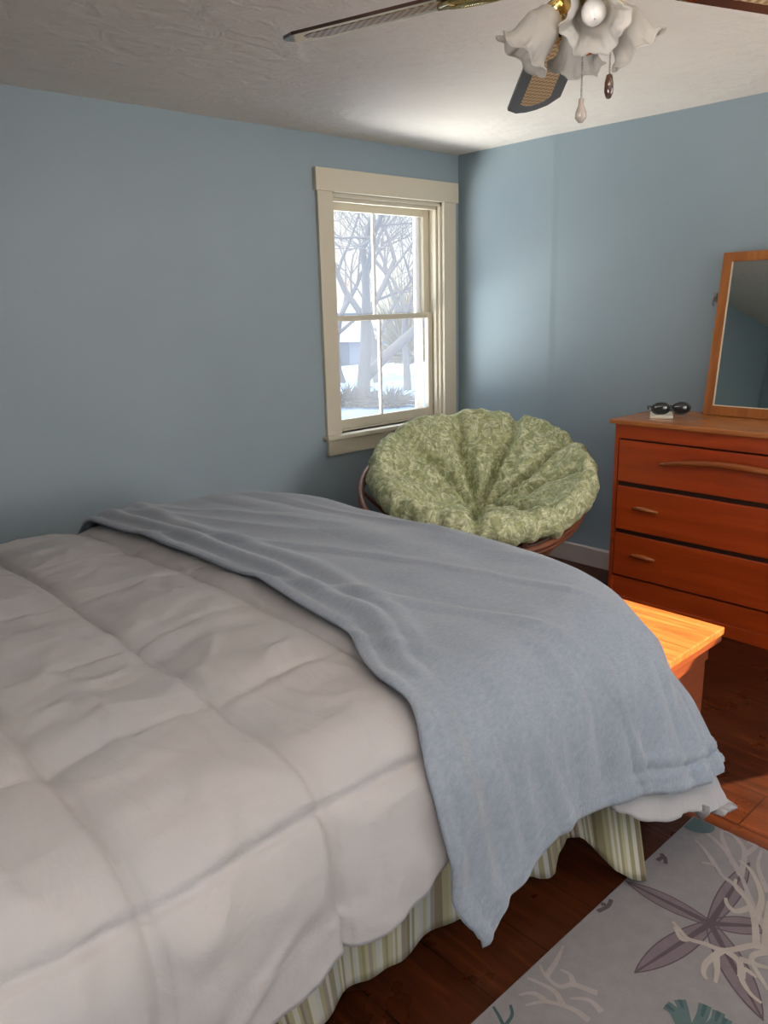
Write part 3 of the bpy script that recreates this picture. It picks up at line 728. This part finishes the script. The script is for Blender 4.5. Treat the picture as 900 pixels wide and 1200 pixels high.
# faint coral at the top, cream coral at the right, faint coral lower left
F = [[(900, 1100), (880, 1060), (868, 1030), (855, 1012)], [(868, 1030), (850, 1000), (822, 975), (808, 968)], [(855, 1008), (846, 985), (850, 972)], [(868, 1030), (872, 1000), (862, 978), (858, 968)],
     [(872, 1005), (890, 990), (886, 978)], [(880, 1060), (860, 1040), (846, 1030), (838, 1018), (822, 1014)], [(838, 1018), (826, 1000), (815, 988)], [(900, 1050), (888, 1020), (892, 1000)]]
for p in F: ribbon(p, 0.016, 0.006, 6, Zr + 0.0006)
Cc = [[(900, 1118), (884, 1112), (850, 1118), (825, 1110), (806, 1104), (795, 1092), (788, 1084)], [(886, 1116), (884, 1085), (876, 1060), (862, 1044), (862, 1034)], [(884, 1085), (892, 1060), (888, 1040), (878, 1022), (866, 1012)],
      [(878, 1068), (862, 1072), (852, 1064), (850, 1056)], [(850, 1118), (866, 1132), (868, 1150), (878, 1168), (892, 1180)], [(868, 1150), (872, 1140), (886, 1150)], [(896, 1118), (898, 1080), (900, 1060)],
      [(846, 1118), (828, 1132), (824, 1144), (828, 1152)], [(838, 1122), (840, 1140), (838, 1156)], [(866, 1128), (890, 1136), (905, 1140)], [(806, 1104), (798, 1104), (790, 1090)], [(898, 1120), (880, 1128), (900, 1165)]]
for p in Cc: ribbon(p, 0.018, 0.007, 3, Zr + 0.0012)
Ll = [[(690, 1200), (670, 1186), (640, 1178), (616, 1182)], [(660, 1184), (650, 1166), (628, 1154), (618, 1150)], [(640, 1178), (626, 1168), (608, 1170)], [(700, 1168), (672, 1158), (655, 1160), (640, 1148), (632, 1134)],
      [(672, 1158), (668, 1146), (656, 1140)], [(705, 1190), (690, 1176), (668, 1174)], [(640, 1148), (652, 1130), (660, 1112)]]
for p in Ll: ribbon(p, 0.015, 0.005, 6, Zr)
for a in ((-3.3, -2.9), (-3.6, -3.4), (-2.9, -3.7), (-2.3, -3.5)):
    pass
# teal corals at the bottom edge
T1 = [[(800, 1212), (790, 1190), (780, 1182)], [(806, 1212), (800, 1186), (796, 1176)], [(812, 1214), (822, 1196), (826, 1182)], [(822, 1216), (838, 1202), (842, 1190)], [(826, 1222), (846, 1206), (850, 1198)]]
for p in T1:
    ribbon(p, 0.020, 0.026, 4, Zr + 0.0003); ribbon(p[-2:], 0.005, 0.010, 5, Zr + 0.0009, False)
for p in ([(590, 1206), (584, 1194), (578, 1184)], [(592, 1206), (600, 1194), (598, 1182)]): ribbon(p, 0.008, 0.006, 5, Zr + 0.0003)
# teal shell by the bed corner, small purple sprigs
c0 = onfloor(812, 966); poly([clampv(c0 + Vector((0.045 * math.cos(t), 0.06 * math.sin(t), 0))) for t in [2 * PI * i / 24 for i in range(24)]], 4, Zr + 0.0003)
for p in ([(770, 1012), (778, 1008), (780, 1016)], [(774, 1004), (780, 1010)], [(700, 1072), (712, 1066), (716, 1058)], [(702, 1062), (710, 1064)]): ribbon(p, 0.012, 0.010, 2, Zr + 0.0003)
# the print carries on where only other views would see it
rs = random.Random(3)
for cx, cy, mi in ((-2.9, -3.5, 1), (-3.6, -2.9, 1), (-2.1, -3.75, 1)):
    c = Vector((cx, cy, 0))
    for k in range(5):
        an = k * 2 * PI / 5 + cx; t = c + Vector((math.cos(an), math.sin(an), 0)) * 0.24; s = Vector((-math.sin(an), math.cos(an), 0)) * 0.03
        poly([c - s * 0.5, c + (t - c) * 0.5 - s, t, c + (t - c) * 0.5 + s, c + s * 0.5], 1, Zr)
rug = link('area_rug', bm, None, mats=[R_BASE, R_PURP, R_PURPD, R_CORAL, R_TEAL, R_TEALD, R_FAINT])
tag(rug, 'grey rug printed with purple starfish, cream and teal corals on the floor', 'rug')

# ------------------------------------------------------------------ ceiling fan
FX, FY = -2.50, -2.53
fan = root('ceiling_fan', 'brass ceiling fan with dark cane-inlaid blades and frosted tulip glass shades', 'ceiling fan', (FX, FY, H))
def fz(z): return z - H
bm = bmesh.new(); lathe(bm, [(0.001, 0.0), (0.075, 0.0), (0.075, -0.02), (0.055, -0.045), (0.02, -0.055), (0.001, -0.056)], 32); link('canopy', bm, M_BRASS, fan, True)
bm = bmesh.new(); lathe(bm, [(0.012, -0.05), (0.012, fz(2.12))], 16); link('downrod', bm, M_BRASS, fan, True)
bm = bmesh.new(); lathe(bm, [(0.001, fz(2.14)), (0.05, fz(2.135)), (0.10, fz(2.11)), (0.115, fz(2.07)), (0.112, fz(2.03)), (0.09, fz(2.005)), (0.06, fz(1.995)), (0.001, fz(1.99))], 40); link('motor_housing', bm, M_BRASS, fan, True)
bm = bmesh.new(); lathe(bm, [(0.001, fz(1.995)), (0.045, fz(1.99)), (0.052, fz(1.96)), (0.046, fz(1.925)), (0.03, fz(1.905)), (0.028, fz(1.885)), (0.018, fz(1.865)), (0.008, fz(1.855)), (0.001, fz(1.853))], 32); link('light_fitter', bm, M_BRASS, fan, True)
blades = [(105, 0.0, 0.62, -11), (45, -6.0, 0.67, -12), (-22, 0, 0.62, -12), (-99, 0, 0.63, -12), (-178, 0, 0.63, -12)]
for az, droop, R_, pitch in blades:
    Mx = Matrix.Translation((0, 0, fz(1.985))) @ Matrix.Rotation(math.radians(az), 4, 'Z') @ Matrix.Rotation(math.radians(-droop), 4, 'Y') @ Matrix.Rotation(math.radians(pitch), 4, 'X')
    def outline(sc_, r0, r1, w0, w1, n=8):
        c = 0.05 * (w1 / 0.062)
        return [(r0, -w0), (r0 + 0.02, -w0 - 0.004), (r1 - c, -w1), (r1 - c * 0.25, -w1 * 0.62), (r1, 0.0 - w1 * 0.2), (r1, w1 * 0.2), (r1 - c * 0.25, w1 * 0.62), (r1 - c, w1), (r0 + 0.02, w0 + 0.004), (r0, w0)]
    def slab(bm, pts, z0, z1, uvrect=None):
        lo = [bm.verts.new(Mx @ Vector((x, y, z0))) for x, y in pts]; hi = [bm.verts.new(Mx @ Vector((x, y, z1))) for x, y in pts]
        fs = [bm.faces.new(list(reversed(lo))), bm.faces.new(hi)]
        for i in range(len(pts)): bm.faces.new((lo[i], lo[(i + 1) % len(pts)], hi[(i + 1) % len(pts)], hi[i]))
        return fs, lo, hi
    bm = bmesh.new(); slab(bm, outline(1, 0.20, R_, 0.050, 0.064), -0.003, 0.003)
    bl = link('blade', bm, M_BLADE, fan)
    bm = bmesh.new(); uvl = bm.loops.layers.uv.new('UVMap'); pts = outline(1, 0.255, R_ - 0.045, 0.026, 0.036)
    slab(bm, pts, -0.0038, 0.0038); inv = Mx.inverted()
    for f in bm.faces:
        for lp in f.loops:
            c = inv @ lp.vert.co; lp[uvl].uv = (c.x * 3, c.y * 12)
    link('cane_inlay', bm, M_CANE, bl)
    # pierced brass bracket: two scrolls and a plate
    bm = bmesh.new()
    for s in (-1, 1):
        tube(bm, [Mx @ Vector(p) for p in ((0.085, s * 0.012, 0.0), (0.12, s * 0.030, -0.012), (0.16, s * 0.012, -0.012), (0.19, s * 0.030, -0.010), (0.235, s * 0.040, -0.007), (0.265, s * 0.020, -0.007), (0.245, s * 0.004, -0.007))], 0.0055, 8)
    tube(bm, [Mx @ Vector(p) for p in ((0.08, 0, 0.0), (0.15, 0, -0.012), (0.28, 0, -0.007))], [0.011, 0.008, 0.006], 8)
    link('blade_bracket', bm, M_BRASS, fan, True)
# four tulip shades on curved arms
def tulip(az, out, dn, z0, sc=1.0):
    """az: direction, out: horizontal reach of the socket, dn: angle of the shade axis below horizontal"""
    a = math.radians(az); d = Vector((math.cos(a) * math.cos(math.radians(dn)), math.sin(a) * math.cos(math.radians(dn)), -math.sin(math.radians(dn))))
    base = Vector((math.cos(a) * out, math.sin(a) * out, fz(z0)))
    bm = bmesh.new(); tube(bm, [(0.03 * math.cos(a), 0.03 * math.sin(a), fz(1.945)), (0.6 * out * math.cos(a), 0.6 * out * math.sin(a), fz(1.955)), base - d * 0.012, base + d * 0.008], [0.010, 0.009, 0.013, 0.019], 12)
    arm = link('lamp_arm', bm, M_BRASS, fan, True)
    q = Vector((0, 0, 1)).rotation_difference(d).to_matrix().to_4x4(); Mt = Matrix.Translation(base) @ q
    bm = bmesh.new()
    def tp(u, v):
        ph = u * 2 * PI
        r = pw(v, [(0, 0.021), (0.12, 0.030), (0.35, 0.043), (0.60, 0.046), (0.78, 0.047), (0.9, 0.054), (1.0, 0.066)])
        ru = sstep(0.55, 1.0, v); lob = math.sin(ph * 6); r += 0.007 * ru * lob + 0.002 * ru * math.sin(ph * 18)
        z = v * 0.115 + 0.007 * ru * math.cos(ph * 6 + 0.6) - 0.006 * sstep(0.9, 1, v)
        return Mt @ Vector((r * sc * math.cos(ph), r * sc * math.sin(ph), z * sc))
    grid(bm, 108, 26, tp); bmesh.ops.remove_doubles(bm, verts=bm.verts, dist=1e-6)
    sh = link('lamp_shade', bm, M_FROST, fan, True); sl = sh.modifiers.new('t', 'SOLIDIFY'); sl.thickness = 0.0025
    bm = bmesh.new(); lathe(bm, [(0.001, 0.072), (0.012, 0.069), (0.0185, 0.058), (0.019, 0.045), (0.013, 0.028), (0.010, 0.005), (0.001, 0.004)], 20, Mt)
    link('bulb', bm, M_BULB, fan, True)
tulip(125, 0.055, 50, 1.925, 0.76)
tulip(219, 0.045, 42, 1.925, 0.76)
tulip(325, 0.040, 52, 1.925, 0.72)
tulip(45, 0.045, 52, 1.925, 0.72)
# pull chains
bm = bmesh.new(); cx, cy = -0.02, -0.005
for i in range(22): bmesh.ops.create_icosphere(bm, subdivisions=1, radius=0.0022, matrix=Matrix.Translation((cx, cy, fz(1.862 - i * 0.0036))))
pch = link('pull_chain', bm, M_METAL, fan, True)
bm = bmesh.new(); lathe(bm, [(0.001, 0.0), (0.004, -0.001), (0.005, -0.012), (0.009, -0.022), (0.0095, -0.030), (0.004, -0.037), (0.001, -0.038)], 16, Matrix.Translation((cx, cy, fz(1.785)))); link('pendant', bm, M_PEND, pch, True)
bm = bmesh.new(); cx, cy = 0.022, -0.03
for i in range(14): bmesh.ops.create_icosphere(bm, subdivisions=1, radius=0.002, matrix=Matrix.Translation((cx, cy, fz(1.872 - i * 0.0036))))
pch = link('pull_chain', bm, M_METAL, fan, True)
bm = bmesh.new(); lathe(bm, [(0.001, 0.0), (0.005, -0.002), (0.0075, -0.014), (0.0075, -0.028), (0.004, -0.037), (0.001, -0.038)], 16, Matrix.Translation((cx, cy, fz(1.823)))); link('pendant', bm, M_BLADE, pch, True)

# ------------------------------------------------------------------ outside: snowy yard
GZ = -0.6
bm = bmesh.new()
def gnd(u, v):
    x = lerp(-20, 160, u ** 1.6); y = lerp(0.6, 190, v ** 1.8)
    return Vector((x, y, GZ - 0.05 * max(0, y - 9) + 0.12 * n3(x * 0.35, y * 0.35, 0) + 0.05 * n3(x, y, 4)))
grid(bm, 80, 100, gnd); tag(link('snowy_ground', bm, M_SNOW, smooth=True), 'snow-covered yard seen through the window', 'snow', kind='stuff')

def branch(bm, p, d, r, length, depth, rs, spread):
    n = 4; pts = [p.copy()]; q = p.copy(); dd = d.copy()
    for i in range(n):
        dd = (dd + Vector((rs.uniform(-1, 1), rs.uniform(-1, 1), rs.uniform(-0.6, 0.9))) * 0.16).normalized(); q = q + dd * length / n; pts.append(q.copy())
    tube(bm, pts, [lerp(r, r * 0.62, i / n) for i in range(n + 1)], 7 if depth > 2 else 4, cap=depth == 0)
    if depth == 0: return
    for k in range(3 if depth > 1 else 3):
        ax = Vector((rs.uniform(-1, 1), rs.uniform(-1, 1), rs.uniform(-0.3, 0.5))).normalized()
        nd = (dd + ax * spread).normalized(); i0 = n if k == 0 else rs.randint(2, n)
        branch(bm, pts[i0], nd, r * 0.62 * (0.95 if k == 0 else 0.7), length * rs.uniform(0.62, 0.85), depth - 1, rs, spread)
def tree(px, py, name, label, seed, r, l0, depth=5, lean=(0, 0, 1), spread=0.75, mat=M_BARK, extra=None):
    b = onfloor(px, py, GZ); b.z -= 0.05 * max(0, b.y - 9); rs_ = random.Random(seed)
    t = root(name, label, 'tree', b, 0, 'bare trees in the yard' if False else None)
    bm = bmesh.new(); branch(bm, Vector((0, 0, -0.2)), Vector(lean).normalized(), r, l0, depth, rs_, spread)
    if extra: branch(bm, Vector((0, 0, 0.5)), Vector(extra).normalized(), r * 0.7, l0 * 1.6, depth - 1, rs_, spread)
    link('trunk_and_branches', bm, mat, t, True)
side = Vector((0.7, -0.7, 0))
tree(425, 474, 'bare_tree', 'bare grey tree with a thick forked trunk nearest the window', 4, 0.17, 2.0, 6, (0.05, 0, 1), 0.8, extra=(0.62, -0.45, 0.75))
tree(478, 452, 'bare_tree', 'slimmer bare tree behind, at the right edge of the glass', 11, 0.11, 2.0, 6, (0.0, 0, 1), 0.75)
tree(444, 436, 'bare_tree', 'far bare tree in the middle of the view through the window', 5, 0.16, 2.6, 6, (-0.1, 0.1, 1), 0.7)
tree(402, 432, 'bare_tree', 'far bare tree at the left edge of the glass', 9, 0.15, 2.4, 6, (-0.2, 0.2, 1), 0.8)
def shrub(px, py, name, label, rad, hgt, mat, seed, n=260, z=GZ):
    b = onfloor(px, py, z); bm = bmesh.new(); rs_ = random.Random(seed)
    for i in range(n):
        d = Vector((rs_.gauss(0, 1), rs_.gauss(0, 1), abs(rs_.gauss(0.5, 0.8)))).normalized(); e = Vector((d.x * rad, d.y * rad, d.z * hgt)) * rs_.uniform(0.7, 1)
        m_ = e * 0.5 + Vector((rs_.uniform(-.1, .1), rs_.uniform(-.1, .1), 0.05)) * rad
        tube(bm, [Vector((0, 0, -0.05)), m_, e], [0.02 * rad, 0.016 * rad, 0.006 * rad], 4)
    o = link(name, bm, mat); o.location = b; tag(o, label, 'shrub')
shrub(456, 476, 'bare_shrub', 'low dark bare shrub in the snow right of the near trunk', 0.75, 0.50, M_BUSH, 1)
shrub(408, 474, 'bare_shrub', 'low brown shrub in the snow left of the near trunk', 0.9, 0.5, M_BUSH, 2)
shrub(479, 425, 'yellow_shrub', 'tall dry yellowish shrub beyond the snow at right', 1.6, 3.8, M_LEAFY, 3, 500)
# neighbouring houses; the last one is added
def house(name, label, p, ang, w_, d_, h_, rh, nw):
    t = root(name, label, 'house', p, ang)
    bm = bmesh.new(); box(bm, -w_ / 2, w_ / 2, -d_ / 2, d_ / 2, -0.5, h_); link('wall', bm, M_SIDING, t)
    bm = bmesh.new()
    vs = [bm.verts.new(c) for c in ((-w_ / 2 - .3, -d_ / 2 - .4, h_ - .1), (w_ / 2 + .3, -d_ / 2 - .4, h_ - .1), (w_ / 2 + .3, 0, h_ + rh), (-w_ / 2 - .3, 0, h_ + rh), (-w_ / 2 - .3, d_ / 2 + .4, h_ - .1), (w_ / 2 + .3, d_ / 2 + .4, h_ - .1))]
    for f in ((0, 1, 2, 3), (3, 2, 5, 4), (0, 3, 4), (1, 5, 2), (0, 4, 5, 1)): bm.faces.new([vs[i] for i in f])
    link('roof', bm, M_ROOF, t)
    for k in range(nw):
        x = lerp(-w_ / 2 + 1.3, w_ / 2 - 1.3, k / max(1, nw - 1)); bm = bmesh.new(); box(bm, x - .45, x + .45, -d_ / 2 - .06, -d_ / 2 + .02, 1.0, 2.3, 0.01); link('window', bm, M_HWIN, t)
def atdist(px, dist, z):
    q = onfloor(px, 700, 0); d = (q - CAM); d.z = 0; d.normalize(); p_ = CAM + d * dist; p_.z = z; return p_
house('neighbour_house', 'long low pale grey house across the snow', atdist(462, 46, -2.6), math.radians(-44), 11, 6, 2.3, 0.9, 6)
house('neighbour_house', 'tall blue-grey house farther off at left of the view', atdist(384, 70, -3.6), math.radians(-44), 8, 7, 4.6, 0.8, 3)
house('neighbour_house', 'big unseen house added right of the window view to shade the snow', Vector((22, 2, GZ)), math.radians(90), 19, 8, 10.5, 2.5, 5)  # stands out of view, put here to shade the snow
